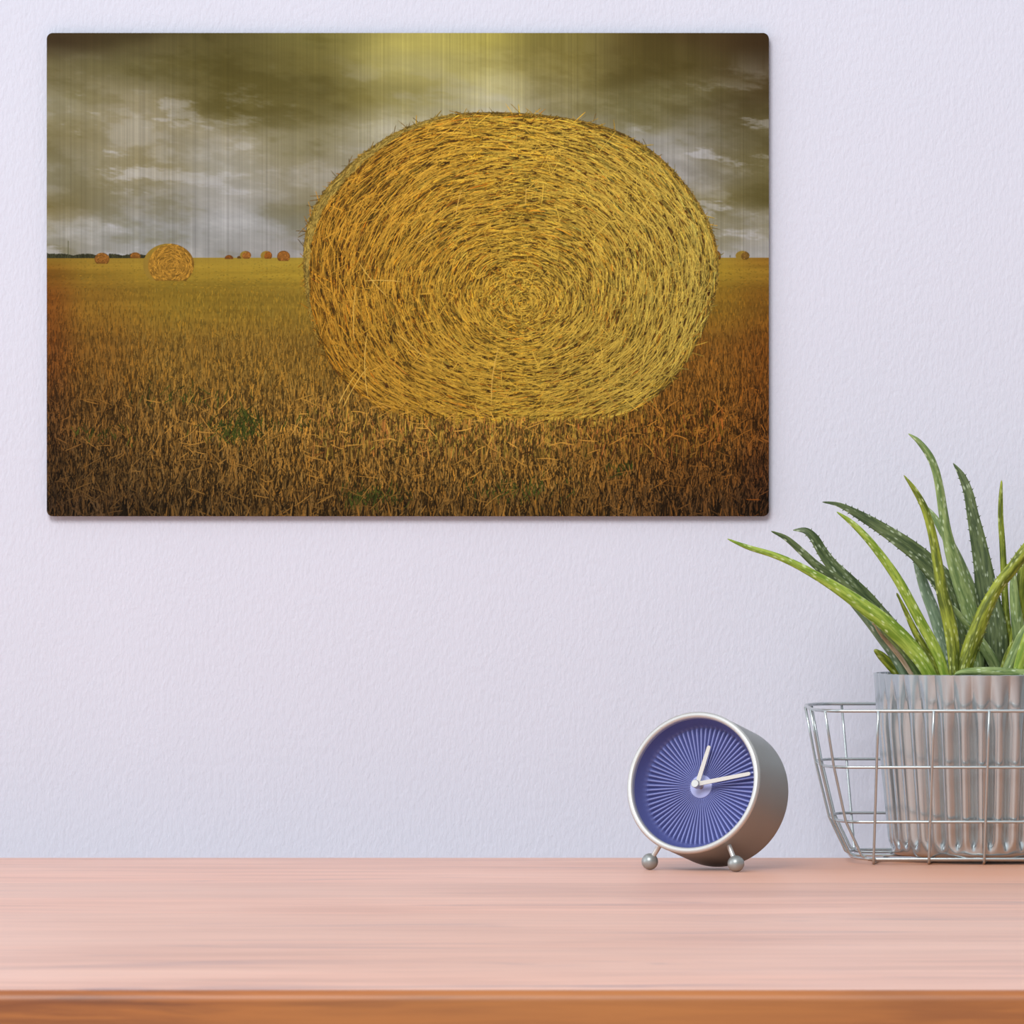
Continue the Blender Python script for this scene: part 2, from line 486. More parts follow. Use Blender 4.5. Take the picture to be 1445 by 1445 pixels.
    # ---- the big bale: straws wound round an off-centre core
    def ring(t, th):
        ox = 738 + (717.5 - 738) * t; oy = 428 + (390 - 428) * t
        a = 292 * t; b = 235 * t
        c, s = np.cos(th), np.sin(th)
        s2 = np.sign(s) * np.abs(s) ** 0.96; c2_ = np.sign(c) * np.abs(c) ** 0.94
        wob = 1 + .012 * np.sin(3 * th + 9 * t) + .008 * np.sin(7 * th - 4 * t)
        return ox + a * c2_ * wob, oy + b * s2 * wob
    th = np.linspace(0, 2 * PI, 720, endpoint=False)
    ex, ey = ring(np.ones(720), th)
    rr = np.hypot(ex - 717.5, ey - 390)
    aa = np.mod(np.arctan2(ey - 390, ex - 717.5), 2 * PI); o = np.argsort(aa)
    A = np.mod(np.arctan2(Y - 390, X - 717.5), 2 * PI)
    lim = np.interp(A, aa[o], rr[o], period=2 * PI)
    R = np.hypot(X - 717.5, Y - 390) / lim
    inside = R < 1
    img[inside] = np.array((78, 54, 22))
    def bale_col(x, y):
        l = np.clip((x - 425) / 585, 0, 1)[:, None]
        left = np.array((146, 104, 33)); mid = np.array((157, 124, 43)); right = np.array((150, 127, 54))
        c = np.where(l < .5, left + (mid - left) * l * 2, mid + (right - mid) * (l - .5) * 2)
        v = np.clip((y - 155) / 460, 0, 1)[:, None]
        return c * (1.06 - .12 * v)
    n = 56000
    t = rng.random(n) ** .55 * .985; th = rng.uniform(0, 2 * PI, n)
    x, y = ring(t, th); x2, y2 = ring(t, th + .01)
    ang = np.arctan2(y2 - y, x2 - x)
    leftness = np.clip((640 - x) / 200, 0, 1)
    dev = rng.normal(0, .13, n) + np.where(rng.random(n) < .16 + .22 * leftness, rng.normal(0, .55, n), 0) + np.where(t < .20, rng.normal(0, .9, n), 0) + .22 * np.sin(2.3 * th + 11 * t) * np.exp(-t * 2)
    ln = rng.uniform(10, 46, n) * np.clip(.35 + t * 1.0, .4, 1.1); wd = rng.uniform(.6, 1.75, n)
    rad = np.maximum(t * 260, 22)
    u = rng.random(n)
    f = np.where(u < .30 + .12 * leftness, rng.uniform(.42, .68, n), np.where(u < .74, rng.uniform(.78, 1.05, n), rng.uniform(1.05, 1.42, n)))
    f = f * (1 - .10 * leftness)
    wd = np.where(f < .68, wd * .7, wd)
    tint = rng.normal(0, 1, (n, 1)) * np.array((.05, .0, -.10)) + (rng.random((n, 1)) < .08) * np.array((.0, -.16, -.2))
    c = jitter(bale_col(x, y), f, tint)
    strokes(x, y, ang + dev, ln, wd, c, .42 / rad, shade=.46)
    # gaps: short dark slits along the winding
    n = 3600
    t = rng.random(n) ** .6 * .97; th = rng.uniform(0, 2 * PI, n)
    x, y = ring(t, th); x2, y2 = ring(t, th + .01)
    strokes(x, y, np.arctan2(y2 - y, x2 - x) + rng.normal(0, .12, n), rng.uniform(4, 15, n) * np.clip(.3 + t, .3, 1), rng.uniform(.7, 1.6, n) * np.clip(.5 + t, .5, 1),
            np.array((74, 48, 20)) * rng.uniform(.6, 1.25, n)[:, None], .42 / np.maximum(t * 260, 22))
    # bright top straws
    n = 5200
    t = rng.random(n) ** .55 * .975; th = rng.uniform(0, 2 * PI, n)
    x, y = ring(t, th); x2, y2 = ring(t, th + .01)
    dev = rng.normal(0, .16, n) + np.where(rng.random(n) < .18, rng.normal(0, .8, n), 0)
    strokes(x, y, np.arctan2(y2 - y, x2 - x) + dev, rng.uniform(10, 40, n) * np.clip(.3 + t, .4, 1), rng.uniform(.6, 1.3, n),
            np.clip(bale_col(x, y) * rng.uniform(1.05, 1.38, n)[:, None] * np.array((1.0, 1.02, 1.1)), 0, 235), .4 / np.maximum(t * 260, 22))
    # the pale flank of the roll along its upper left edge
    n = 1100
    th = rng.uniform(PI * .93, PI * 1.42, n); t = 1 - rng.uniform(0, .034, n) * np.sin((th / PI - .93) / .49 * PI) - .004
    x, y = ring(t, th); x2, y2 = ring(t, th + .01)
    strokes(x, y, np.arctan2(y2 - y, x2 - x) + rng.normal(0, .25, n), rng.uniform(5, 14, n), rng.uniform(.7, 1.4, n),
            np.array((156, 132, 62)) * rng.uniform(.62, 1.2, n)[:, None])
    # wisps that leave the outline
    n = 520
    th = rng.uniform(PI * .85, PI * 2.1, n)
    x, y = ring(np.full(n, .996), th); x2, y2 = ring(np.full(n, .996), th + .01)
    strokes(x, y, np.arctan2(y2 - y, x2 - x) + rng.normal(0, .45, n), rng.uniform(4, 14, n), rng.uniform(.5, 1., n),
            np.array((150, 122, 52)) * rng.uniform(.5, 1.1, n)[:, None])
    for (xa, ya, xb, yb) in ((484, 250, 497, 219), (430, 311, 441, 317), (421, 330, 433, 318), (837, 172, 840, 160), (1003, 336, 1013, 339), (578, 186, 586, 182)):
        strokes(np.array([(xa + xb) / 2]), np.array([(ya + yb) / 2]), np.array([math.atan2(yb - ya, xb - xa)]),
                np.array([math.hypot(xb - xa, yb - ya)]), np.array([.9]), np.array([[112., 84., 40.]]))
    # single long loose straws on the face
    for (xa, ya, xb, yb) in ((642, 305, 650, 268), (545, 420, 505, 372), (515, 395, 565, 396), (497, 480, 500, 405), (515, 560, 514, 470),
                             (742, 265, 741, 290), (585, 345, 620, 322), (690, 570, 700, 490), (560, 470, 600, 505), (465, 595, 500, 525), (470, 600, 515, 515)):
        strokes(np.array([(xa + xb) / 2]), np.array([(ya + yb) / 2]), np.array([math.atan2(yb - ya, xb - xa)]),
                np.array([math.hypot(xb - xa, yb - ya)]), np.array([1.3]), np.array([[206., 166., 78.]]), np.array([.002]))

    # ---- stubble in front of the bale
    n = 5200
    cx = rng.uniform(440, 1020, n)
    edge = 596 + 26 * ((cx - 725) / 290) ** 2 * -1 + 0
    cy = edge + rng.random(n) ** .8 * (640 - edge)
    o = np.argsort(cy); cx, cy = cx[o], cy[o]
    base = control(gxs, gys, g_t, cx, cy)
    f = np.where(rng.random(n) < .48, rng.uniform(.42, .75, n), rng.uniform(.95, 1.6, n))
    ang = PI / 2 + rng.normal(0, .16, n); ang = np.where(rng.random(n) < .15, rng.uniform(0, PI, n), ang)
    strokes(cx, cy, ang, rng.uniform(8, 24, n), rng.uniform(.8, 1.9, n), jitter(base, f, rng.normal(0, .05, (n, 3))), rng.normal(0, .004, n))
    # loose straws lying across the near ground
    n = 420
    cy = rng.uniform(560, 726, n); cx = rng.uniform(66, 1085, n)
    base = control(gxs, gys, g_t, cx, cy)
    strokes(cx, cy, rng.normal(0, .7, n) + PI * (rng.random(n) < .5), rng.uniform(10, 34, n), rng.uniform(.7, 1.4, n),
            np.clip(base * rng.uniform(1.1, 1.75, n)[:, None], 0, 220), rng.normal(0, .006, n))
    # the little mark at the lower right
    strokes(np.array([1061.5]), np.array([704.6]), np.array([0.02]), np.array([19.]), np.array([1.3]), np.array([[140., 76., 26.]]))

    # ---- vertical brushing of the metal showing through the ink
    col1 = rng.normal(0, 1, Wd).astype(np.float32)
    col1 = np.convolve(col1, np.ones(3) / 3, 'same') * 1.0 + np.convolve(rng.normal(0, 1, Wd), np.ones(7) / 7, 'same') * 0.7
    modl = 0.6 + 0.8 * vnoise(330, 7)
    skym = 1 - sm(355, 368, Y); skym = np.where(inside & (Y < 610), 0.0, skym)
    lum = img.mean(axis=2) / 150.0
    amp = (0.026 + 0.032 * skym) * np.clip(lum, .35, 1.2)
    img *= (1 + amp * modl * col1[None])[..., None]

    img = np.clip(img, 4, 245)
    Q = 2
    img = img[:Hd // Q * Q, :Wd // Q * Q].reshape(Hd // Q, Q, Wd // Q, Q, 3).mean(axis=(1, 3)) / 255.0
    img = np.where(img <= .04045, img / 12.92, ((img + .055) / 1.055) ** 2.4)
    return img.astype(np.float32)

PRINT_GAIN = 0.95
def build_print():
    YF = -0.0075                      # front face of the panel, a little off the wall
    A = at(PX0, PY0, YF); B = at(PX1, PY1, YF)
    x0, x1, z1, z0 = A.x, B.x, A.z, B.z
    root = empty('wall_print', ((x0 + x1) / 2, 0.0, z0))
    tag(root, 'brushed metal print of a big round straw bale in a field, on the lavender wall', 'wall art')
    r = 0.0052
    def outline(k=10):
        P = []
        for cx, cz, a0 in ((x1 - r, z1 - r, 0), (x0 + r, z1 - r, PI/2), (x0 + r, z0 + r, PI), (x1 - r, z0 + r, 1.5*PI)):
            for i in range(k + 1):
                a = a0 + PI/2 * i / k
                P.append((cx + r*math.cos(a), cz + r*math.sin(a)))
        return P
    P = outline(); n = len(P)
    m = MB()
    V = [(x, YF + 0.0003, z) for x, z in P] + [(x, YF + 0.0035, z) for x, z in P]
    F = [tuple(reversed(range(n))), tuple(range(n, 2*n))] + [(i, (i+1) % n, n + (i+1) % n, n + i) for i in range(n)]
    m.add(V, F)
    m.build('panel', metal('dark_panel_edge', (0.10, 0.095, 0.10, 1), 0.45), root, angle=30)
    m = MB(); m.box((x0 + 0.10, YF + 0.0035, z0 + 0.10), (x1 - 0.10, 0.0, z0 + 0.13)); m.box((x0 + 0.10, YF + 0.0035, z1 - 0.13), (x1 - 0.10, 0.0, z1 - 0.10))
    m.build('mounting_rail', metal('rail_metal', (0.5, 0.5, 0.5, 1), 0.4), root, smooth=False)
    img = paint_print()
    H, W = img.shape[:2]
    gx = np.linspace(x0, x1, W); gz = np.linspace(z1, z0, H)
    XX, ZZ = np.meshgrid(gx, gz)
    # round the corners: pull the outside vertices onto the corner arc
    cxx = np.clip(XX, x0 + r, x1 - r); czz = np.clip(ZZ, z0 + r, z1 - r)
    dx, dz = XX - cxx, ZZ - czz; dd = np.hypot(dx, dz)
    k = np.where((dd > r), r / np.maximum(dd, 1e-9), 1.0)
    XX = cxx + dx * k; ZZ = czz + dz * k
    co = np.empty((H * W, 3), np.float32)
    co[:, 0] = XX.ravel() - root.location.x; co[:, 1] = YF - root.location.y; co[:, 2] = ZZ.ravel() - root.location.z
    me = bpy.data.meshes.new('printed_face')
    me.vertices.add(H * W); me.vertices.foreach_set('co', co.ravel())
    idx = np.arange(H * W, dtype=np.int32).reshape(H, W)
    q = np.stack([idx[1:, :-1], idx[1:, 1:], idx[:-1, 1:], idx[:-1, :-1]], axis=-1).reshape(-1, 4)
    me.loops.add(q.size); me.loops.foreach_set('vertex_index', q.ravel())
    me.polygons.add(len(q)); me.polygons.foreach_set('loop_start', np.arange(0, q.size, 4, dtype=np.int32))
    me.update(calc_edges=True)
    ca = me.color_attributes.new('ink', 'FLOAT_COLOR', 'POINT')
    rgba = np.ones((H * W, 4), np.float32); rgba[:, :3] = img.reshape(-1, 3) * PRINT_GAIN
    ca.data.foreach_set('color', rgba.ravel())
    mm, nt, b = mat('printed_brushed_metal')
    at_ = nt.nodes.new('ShaderNodeAttribute'); at_.attribute_name = 'ink'
    nt.links.new(at_.outputs['Color'], b.inputs['Base Color'])
    b.inputs['Roughness'].default_value = 0.5
    b.inputs['Specular IOR Level'].default_value = 0.03
    h = noise(nt, (900, 1, 6), 1.0, 2)
    bump(nt, b, h, 0.08, 0.0004)
    me.materials.append(mm)
    me.shade_smooth()
    o = bpy.data.objects.new('printed_face', me); COL.objects.link(o); o.parent = root
build_print()

# ------------------------------------------------------------------ alarm clock
def build_clock():
    R, L = 0.0590, 0.0655
    C = at(977.5, 1104.2, 5.570 + CAMY)
    nx = -0.425
    # lean back so far that the back edge of the case touches the table
    best = None
    for i in range(400):
        nz = 0.05 + i * 0.001
        low = C.z - nz * L - R * math.sqrt(1 - nz * nz)
        if best is None or abs(low) < best[0]: best = (abs(low), nz)
    nz = best[1]
    n = Vector((nx, -math.sqrt(1 - nx*nx - nz*nz), nz))
    right = Vector((0, 0, 1)).cross(n).normalized()          # to the right in the picture
    up = n.cross(right).normalized()
    if right.x < 0: right, up = -right, -up
    M = Matrix((( right.x, up.x, n.x, C.x), (right.y, up.y, n.y, C.y), (right.z, up.z, n.z, C.z), (0,0,0,1)))
    back = C - n * L
    root = empty('alarm_clock', (C.x, (C.y + back.y) / 2, 0.0))
    tag(root, 'round grey metal alarm clock with a ribbed blue dial on two ball feet', 'clock')
    GREY = metal('satin_grey_case', (0.28, 0.305, 0.31, 1), 0.40, 0.25, grain=(900, 900, 900))
    RIM = metal('satin_steel_bezel', (0.56, 0.57, 0.56, 1), 0.42, 0.6)
    BALL = metal('satin_grey_foot', (0.33, 0.36, 0.36, 1), 0.36, 0.5)
    HAND = plain('cream_enamel', (0.57, 0.56, 0.53, 1), 0.4)
    BLUE, nt, b = mat('blue_dial')
    n1 = noise(nt, (1, 1, 1), 90.0, 3)
    nt.links.new(mix(nt, n1, (0.078, 0.094, 0.27, 1), (0.092, 0.108, 0.30, 1)), b.inputs['Base Color'])
    b.inputs['Roughness'].default_value = 0.38; b.inputs['Specular IOR Level'].default_value = 0.6
    # case: outer shell with a rounded back edge
    prof = [(1e-5, -L), (R*0.6, -L), (R - 0.005, -L)]
    for i in range(1, 9):
        a = PI/2 * i / 8
        prof.append((R - 0.005 + 0.005*math.sin(a), -L + 0.005 - 0.005*math.cos(a)))
    prof += [(R, -0.04), (R, -0.02), (R, -0.003), (R - 0.003, -0.0015)]
    m = MB(); m.lathe(prof, M, 128); m.build('case', GREY, root, angle=35)
    # bezel ring
    prof = []
    rc, rt = R - 0.0024, 0.0026
    for i in range(17):
        a = -PI*0.22 + (PI*1.3) * i / 16
        prof.append((rc + rt*math.cos(a), -0.0012 + rt*math.sin(a)*0.95))
    prof += [(rc - rt, -0.006)]
    m = MB(); m.lathe(prof, M, 160); m.build('bezel', RIM, root, angle=60)
    # dial: a shallow bowl with 72 raised rays
    Ri = R - 0.0046
    D = 0.0178
    NA, NR = 72 * 10, 46
    V, F = [], []
    def sstep(a, b, x):
        t = min(1, max(0, (x - a) / (b - a))); return t*t*(3 - 2*t)
    r0 = 0.0088
    for i in range(NR):
        q = i / (NR - 1)
        r = r0 + (Ri - r0) * q
        s = r / Ri
        bowl = -D + (D - 0.0022) * max(0.0, (s - 0.88) / 0.12) ** 2.0
        ampl = 0.00036 * (r / 0.02) * sstep(r0, r0 + 0.002, r) * (1 - sstep(0.85, 0.95, s))
        for k in range(NA):
            ph = (k % 10) / 10.0
            tri = 1 - abs(2 * ph - 1)
            z = bowl + ampl * (min(1.0, tri * 1.35) * 3.0)
            a = 2 * PI * (k - 5) / NA
            V.append(M @ Vector((r * math.cos(a), r * math.sin(a), z)))
    for i in range(NR - 1):
        for k in range(NA):
            k2 = (k + 1) % NA
            F.append((i*NA + k, i*NA + k2, (i+1)*NA + k2, (i+1)*NA + k))
    F.append(tuple(reversed([k for k in range(NA)])))
    m = MB(); m.add(V, F); dial = m.build('dial', BLUE, root, angle=25)
    RAY_LIT = plain('lit_rib_tops', (0.20, 0.23, 0.51, 1), 0.36, 0.6)  # lighter copy of the dial blue, painting light onto the ridge tops
    dial.data.materials.append(RAY_LIT)
    for f in range((NR - 1) * NA):
        i, k = divmod(f, NA)
        if k % 10 in (3, 4, 5, 6) and 0.0 < (r0 + (Ri - r0) * (i + .5) / (NR - 1)) / Ri < 0.885: dial.data.polygons[f].material_index = 1
    m = MB(); m.lathe([(1e-5, -D + 0.0012), (0.0086, -D + 0.0012), (0.0096, -D + 0.0008), (0.0098, -D - 0.0004)], M, 64)
    m.build('dial_centre', plain('pale_blue_disc', (0.34, 0.38, 0.66, 1), 0.4), root, angle=40)
    # hub and shaft
    m = MB(); m.lathe([(0.0024, -D + 0.001), (0.0024, -0.0075), (1e-5, -0.0075)], M, 32)
    m.build('shaft', metal('brass_shaft', (0.62, 0.46, 0.34, 1), 0.35), root, angle=40)
    m = MB(); m.lathe([(1e-5, -0.0098), (0.0034, -0.0098), (0.0034, -0.0046), (0.0030, -0.0041), (1e-5, -0.0041)], M, 40)
    m.build('hub', RIM, root, angle=40)
    def hand(name, ang, r0_, r1, w0, w1, z, th):
        d = Vector((math.cos(ang), math.sin(ang))); p = Vector((-d.y, d.x))
        P = []
        P += [d*r0_ - p*w0, d*r0_ + p*w0]
        for i in range(7):
            a = PI/2 - PI * i / 6
            P.append(d*(r1 - w1) + d*(w1*math.cos(a)) + p*(w1*math.sin(a)))
        P = P[:2] + P[2:]
        P = [P[0], P[1]] + P[2:]
        k = len(P)
        V = [M @ Vector((q.x, q.y, z)) for q in P] + [M @ Vector((q.x, q.y, z + th)) for q in P]
        F = [tuple(range(k)), tuple(reversed(range(k, 2*k)))] + [(i, k + i, k + (i+1) % k, (i+1) % k) for i in range(k)]
        mm = MB(); mm.add(V, F)
        return mm.build(name, HAND, root, angle=30)
    hand('hour_hand', math.radians(76.8), -0.002, 0.0336, 0.0020, 0.0016, -0.0098, 0.0012)
    hand('minute_hand', math.radians(11.6), -0.002, 0.0486, 0.0018, 0.0015, -0.0080, 0.0012)
    # two front feet
    for (bx, ax, tx) in ((917.0, 936.0, 1193.0), (1038.5, 1027.0, 1194.0)):
        Yb = (5.585 if bx < 1000 else 5.552) + CAMY
        X = (bx - CX) * (Yb - CAMY) / FPX
        rb = 0.00685
        ball = Vector((X, Yb, rb))
        # stem runs up to the shell just behind the bezel
        tgt = at(ax, tx, Yb)
        loc = M.inverted() @ tgt
        h = -0.009 if bx < 1000 else -0.012
        rr = math.hypot(loc.x, loc.y)
        top = M @ Vector((loc.x / rr * (R - 0.002), loc.y / rr * (R - 0.002), h))
        mm = MB(); mm.tube([ball, ball.lerp(top, .5), top], 0.0021, 16)
        leg = mm.build('leg', RIM, root, angle=40)
        mm = MB(); mm.sphere(ball, rb); mm.build('ball_foot', BALL, leg, angle=None)
    # key on the back
    m = MB(); m.lathe([(0.008, -L - 0.006), (0.008, -L + 0.001)], M, 32, close_ends=True)
    m.build('winding_knob', GREY, root, angle=40)
build_clock()

# ------------------------------------------------------------------ wire basket
STEEL = metal('bright_steel_wire', (0.47, 0.515, 0.525, 1), 0.26, 0.7)
BX = 0.398                                   # middle of basket and pot
def basket():
    root = empty('wire_basket', (BX, -0.176, 0.0))
    tag(root, 'rectangular silver wire basket holding the fluted pot on the table', 'basket')
    wr = 0.00115
    zb = 0.0048
    # levels from the bottom up: z, left x, front y, back y, corner radius
    lv = [(zb, 0.2850, -0.2560, -0.0960, 0.020),
          (0.0360, 0.2700, -0.2620, -0.0900, 0.021),
          (0.0818, 0.2588, -0.2720, -0.0800, 0.023),
          (0.1289, 0.2500, -0.2820, -0.0700, 0.025)]
    def interp(z):
        for a, b in zip(lv, lv[1:]):
            if z <= b[0] or b is lv[-1]:
                t = (z - a[0]) / (b[0] - a[0])
                return [a[i] + (b[i] - a[i]) * t for i in range(5)]
    def rrect(z, xl, yf, yb, r, k=8):
        xr = 2 * BX - xl; q = r * 2.6
        P = []
        for cx, cy, a0 in ((xr - r, yb - q, 0), (xl + r, yb - q, PI/2), (xl + r, yf + q, PI), (xr - r, yf + q, 1.5*PI)):
            for i in range(k + 1):
                a = a0 + PI/2 * i / k
                P.append((cx + r*math.cos(a), cy + q*math.sin(a), z))
        return P
    def inset(l, y):
        # how far the rounded end lies inside its leftmost point at depth y
        q = l[4] * 2.6; d = max(0.0, l[2] + q - y, y - (l[3] - q)) / q
        return l[4] * (1 - math.sqrt(max(0.0, 1 - min(d, 1)**2)))
    for i, l in enumerate(lv):
        m = MB(); m.tube(rrect(*l), wr * (1.25 if i == 3 else 1.1), 10, closed=True)
        m.build(('base_ring', 'hoop', 'hoop', 'rim')[i], STEEL, root, angle=None)
    def side(z):
        return interp(z)
    zs = [0.1289, 0.105, 0.0818, 0.058, 0.0360, 0.022, 0.013, 0.0075]
    # long wires: down the front, under the floor of the basket and up the back
    fx = [0.3059 + 0.0457 * i for i in range(-0, 5)]
    fx = [(1239 - CX) / 1702 + 0.0460 * i for i in range(5)]
    for x in fx:
        P = []
        for z in zs:
            l = side(z); P.append((x - (0.1289 - z) * 0.02, l[2] - wr*1.6, z))
        xb = x - 0.0024
        P += [(xb, -0.2572, 0.0032), (xb, -0.2545, 0.0014), (xb, -0.250, wr)]
        P += [(xb + .024, -0.102, wr), (xb + .024, -0.0975, 0.0014), (xb + .024, -0.0948, 0.0032)]
        for z in reversed(zs):
            l = side(z); P.append((x + .024 - (0.1289 - z) * 0.02, l[3] + wr*1.6, z))
        m = MB(); m.tube(P, wr, 10); m.build('upright_wire', STEEL, root, angle=None)
    # one more pair at the left end of the front and back, as in front of the corner
    for x0_, x1_ in ((0.2835, 0.2935), (2*BX - 0.2835, 2*BX - 0.2935)):
        P = []
        for z in zs:
            l = side(z); t = (0.1289 - z) / 0.1289
            P.append((x0_ + (x1_ - x0_) * t, l[3] + wr*1.6, z))
        P += [(x1_, -0.0950, 0.0045), (x1_, -0.0985, 0.0035)]
        m = MB(); m.tube(P, wr, 10); m.build('upright_wire', STEEL, root, angle=None)
    # cross wires: down the left end, along the floor and up the right end
    for q in (0.05, 0.22, 0.58, 0.92):
        P = []
        for z in zs:
            l = side(z); y_ = l[2] + (l[3] - l[2]) * q; P.append((l[1] - wr*1.4 + inset(l, y_), y_, z))
        l = side(zb)
        yb_ = l[2] + (l[3] - l[2]) * q
        xi = l[1] + inset(l, yb_); P += [(xi + 0.003, yb_, 0.0040), (xi + 0.008, yb_, 0.0034)]
        Q = [(2*BX - x, y, z) for x, y, z in reversed(P)]
        m = MB(); m.tube(P + Q, wr, 10); m.build('cross_wire', STEEL, root, angle=None)
basket()

# ------------------------------------------------------------------ aloe in a fluted metal pot
def build_aloe():
    PC = Vector((BX, -0.176, 0.0))
    Z0, Z1 = 0.0047, 0.1577
    root = empty('potted_aloe', (PC.x, PC.y, Z0))
    tag(root, 'spiky green speckled aloe plant in a fluted silver metal pot', 'potted plant')
    POT = metal('brushed_steel_pot', (0.47, 0.525, 0.545, 1), 0.20, 0.80, grain=(300, 300, 6))
    NF = 36
    def rfun(r, h, a):
        z = h
        w_ = min(1, max(0, (z - Z0 - 0.007) / 0.006)); w_ = w_*w_*(3-2*w_)
        top = min(1, max(0, (Z1 - z) / 0.045)); top = 0.16 + 0.84*top
        s = abs(math.sin(NF * a / 2))
        return r + 0.0050 * w_ * top * (s - 0.62)
    RB, RT = 0.0772, 0.0922
    prof = [(1e-5, Z0), (RB*0.5, Z0), (RB - 0.004, Z0), (RB - 0.0015, Z0 + 0.001), (RB, Z0 + 0.0035)]
    for i in range(1, 41):
        z = Z0 + 0.0035 + (Z1 - Z0 - 0.0035) * (i / 40)
        prof.append((RB + (RT - RB) * ((z - Z0) / (Z1 - Z0)), z))
    prof += [(RT - 0.0006, Z1 + 0.0004), (RT - 0.0013, Z1), (RT - 0.0026, Z1 - 0.02)]
    m = MB(); m.lathe(prof, Matrix.Translation((PC.x, PC.y, 0)), NF * 16, lambda r, h, a: rfun(r, h, a) if r > RB*0.9 else r)
    m.build('pot', POT, root, angle=50)
    SOIL, nt, b = mat('dark_soil')
    n1 = noise(nt, (1, 1, 1), 220.0, 5)
    nt.links.new(mix(nt, n1, (0.02, 0.014, 0.01, 1), (0.085, 0.055, 0.035, 1)), b.inputs['Base Color'])
    b.inputs['Roughness'].default_value = 0.9; bump(nt, b, n1, 1.0, 0.004)
    rs = random.Random(4)
    V = [(PC.x, PC.y, 0.150)]; F = []
    for i in range(1, 13):
        for k in range(48):
            a = 2*PI*k/48; r = 0.0880 * i/12
            V.append((PC.x + r*math.cos(a), PC.y + r*math.sin(a), 0.149 + rs.uniform(-.0012, .0012) - 0.004*(i/12)**3))
    for k in range(48): F.append((0, 1 + k, 1 + (k+1) % 48))
    for i in range(11):
        for k in range(48):
            F.append((1+i*48+k, 1+(i+1)*48+k, 1+(i+1)*48+(k+1) % 48, 1+i*48+(k+1) % 48))
    m = MB(); m.add(V, F); m.build('soil', SOIL, root, angle=None)

    LM = {
     'bright': leaf_material('bright_leaf', (0.14, 0.235, 0.022, 1), (0.33, 0.43, 0.07, 1), (0.56, 0.66, 0.32, 1), 0.35),
     'olive':  leaf_material('olive_leaf', (0.075, 0.105, 0.012, 1), (0.28, 0.33, 0.038, 1), (0.46, 0.52, 0.20, 1), 0.35),
     'mid':    leaf_material('mid_leaf', (0.115, 0.185, 0.058, 1), (0.29, 0.375, 0.14, 1), (0.50, 0.60, 0.38, 1), 0.40),
     'dark':   leaf_material('dark_leaf', (0.040, 0.066, 0.022, 1), (0.115, 0.155, 0.058, 1), (0.40, 0.47, 0.32, 1), 0.50),
     'grey':   leaf_material('grey_leaf', (0.11, 0.175, 0.095, 1), (0.22, 0.30, 0.185, 1), (0.55, 0.62, 0.50, 1), 0.40),
     'dry':    leaf_material('dry_leaf', (0.30, 0.20, 0.11, 1), (0.52, 0.40, 0.28, 1), (0.60, 0.50, 0.40, 1), 0.80),
    }
    K = 435.0 / 1445.0
    def spl(P, t):
        n = len(P) - 1
        i = min(int(t * n), n - 1); f = t * n - i
        p0 = P[max(i-1, 0)]; p1 = P[i]; p2 = P[i+1]; p3 = P[min(i+2, n)]
        return tuple(0.5*((2*b_) + (c-a)*f + (2*a-5*b_+4*c-d)*f*f + (3*b_-a-3*c+d)*f**3) for a, b_, c, d in zip(p0, p1, p2, p3))
    rs = random.Random(9)
    def leaf(kind, pts, ytip, ybase, roll=0.0, thick=0.36, spines=False, label=None):
        """pts = (x, y, full width) along the leaf from tip to base, in the enlarged plant crop; depth runs from ytip to ybase"""
        NS, NC = 44, 16
        ctr, wid = [], []
        for i in range(NS):
            t = i / (NS - 1)
            x, y, w_ = spl(pts, t)
            Y = ytip + (ybase - ytip) * (t ** 0.9)
            ctr.append(at(1010 + x*K, 600 + y*K, Y)); wid.append(max(w_, 13.0 if i < 3 else 1.0) * K * 1.04 * (Y - CAMY) / FPX)
        # the very tip closes to a point
        for i in range(4): wid[i] *= (0.25, 0.72, 0.92, 0.98)[i]
        V, F, U = [], [], []
        s = 0.0
        for i in range(NS):
            T = (ctr[min(i+1, NS-1)] - ctr[max(i-1, 0)]).normalized()
            view = Vector((0, -1, 0.05))
            side = T.cross(view).normalized(); nrm = side.cross(T).normalized()
            if nrm.y > 0: nrm = -nrm
            c, sn = math.cos(roll), math.sin(roll)
            e1 = side*c + nrm*sn; e2 = nrm*c - side*sn
            if i: s += (ctr[i] - ctr[i-1]).length
            h = wid[i] / 2
            for k in range(NC):
                a = 2*PI*k/NC
                u = math.cos(a); v = math.sin(a)
                th = thick * 2 * h
                if v >= 0: off = th * ((0.30*v - 0.10*(1 - abs(u))) if kind == 'dark' else 0.85*v*(1 - .25*abs(u)))   # channelled or rounded side
                else: off = th * 0.85 * v                                # keeled underside
                V.append(ctr[i] + e1*(u*h) + e2*off)
                U.append((s*100, (u*h)*100 + (0 if v >= 0 else 5)))
        for i in range(NS-1):
            for k in range(NC):
                k2 = (k+1) % NC
                F.append((i*NC+k, i*NC+k2, (i+1)*NC+k2, (i+1)*NC+k))
        F.append(tuple(reversed(range(NC)))); F.append(tuple((NS-1)*NC+k for k in range(NC)))
        m = MB(); m.add(V, F, U)
        if spines:
            acc = 0.0
            for i in range(4, NS-3):
                acc += (ctr[i] - ctr[i-1]).length
                if acc < 0.0052: continue
                acc = 0.0
                T = (ctr[i-1] - ctr[i+1]).normalized()
                for sgn, kk in ((1, 0), (-1, NC//2)):
                    e = (V[i*NC+kk] - ctr[i]).normalized()
                    b0 = V[i*NC+kk] - e*0.0006
                    nn = T.cross(e).normalized()
                    w0 = 0.0008
                    tip = b0 + e*0.0021 + T*0.0011
                    q = [b0 + T*w0, b0 + nn*w0*.7, b0 - T*w0, b0 - nn*w0*.7, tip]
                    m.add(q, [(0,1,4),(1,2,4),(2,3,4),(3,0,4),(3,2,1,0)])
        o = m.build('leaf', LM[kind], root, angle=60, uv=True)
        if label: o['label'] = label
        return o
    P0 = PC.y
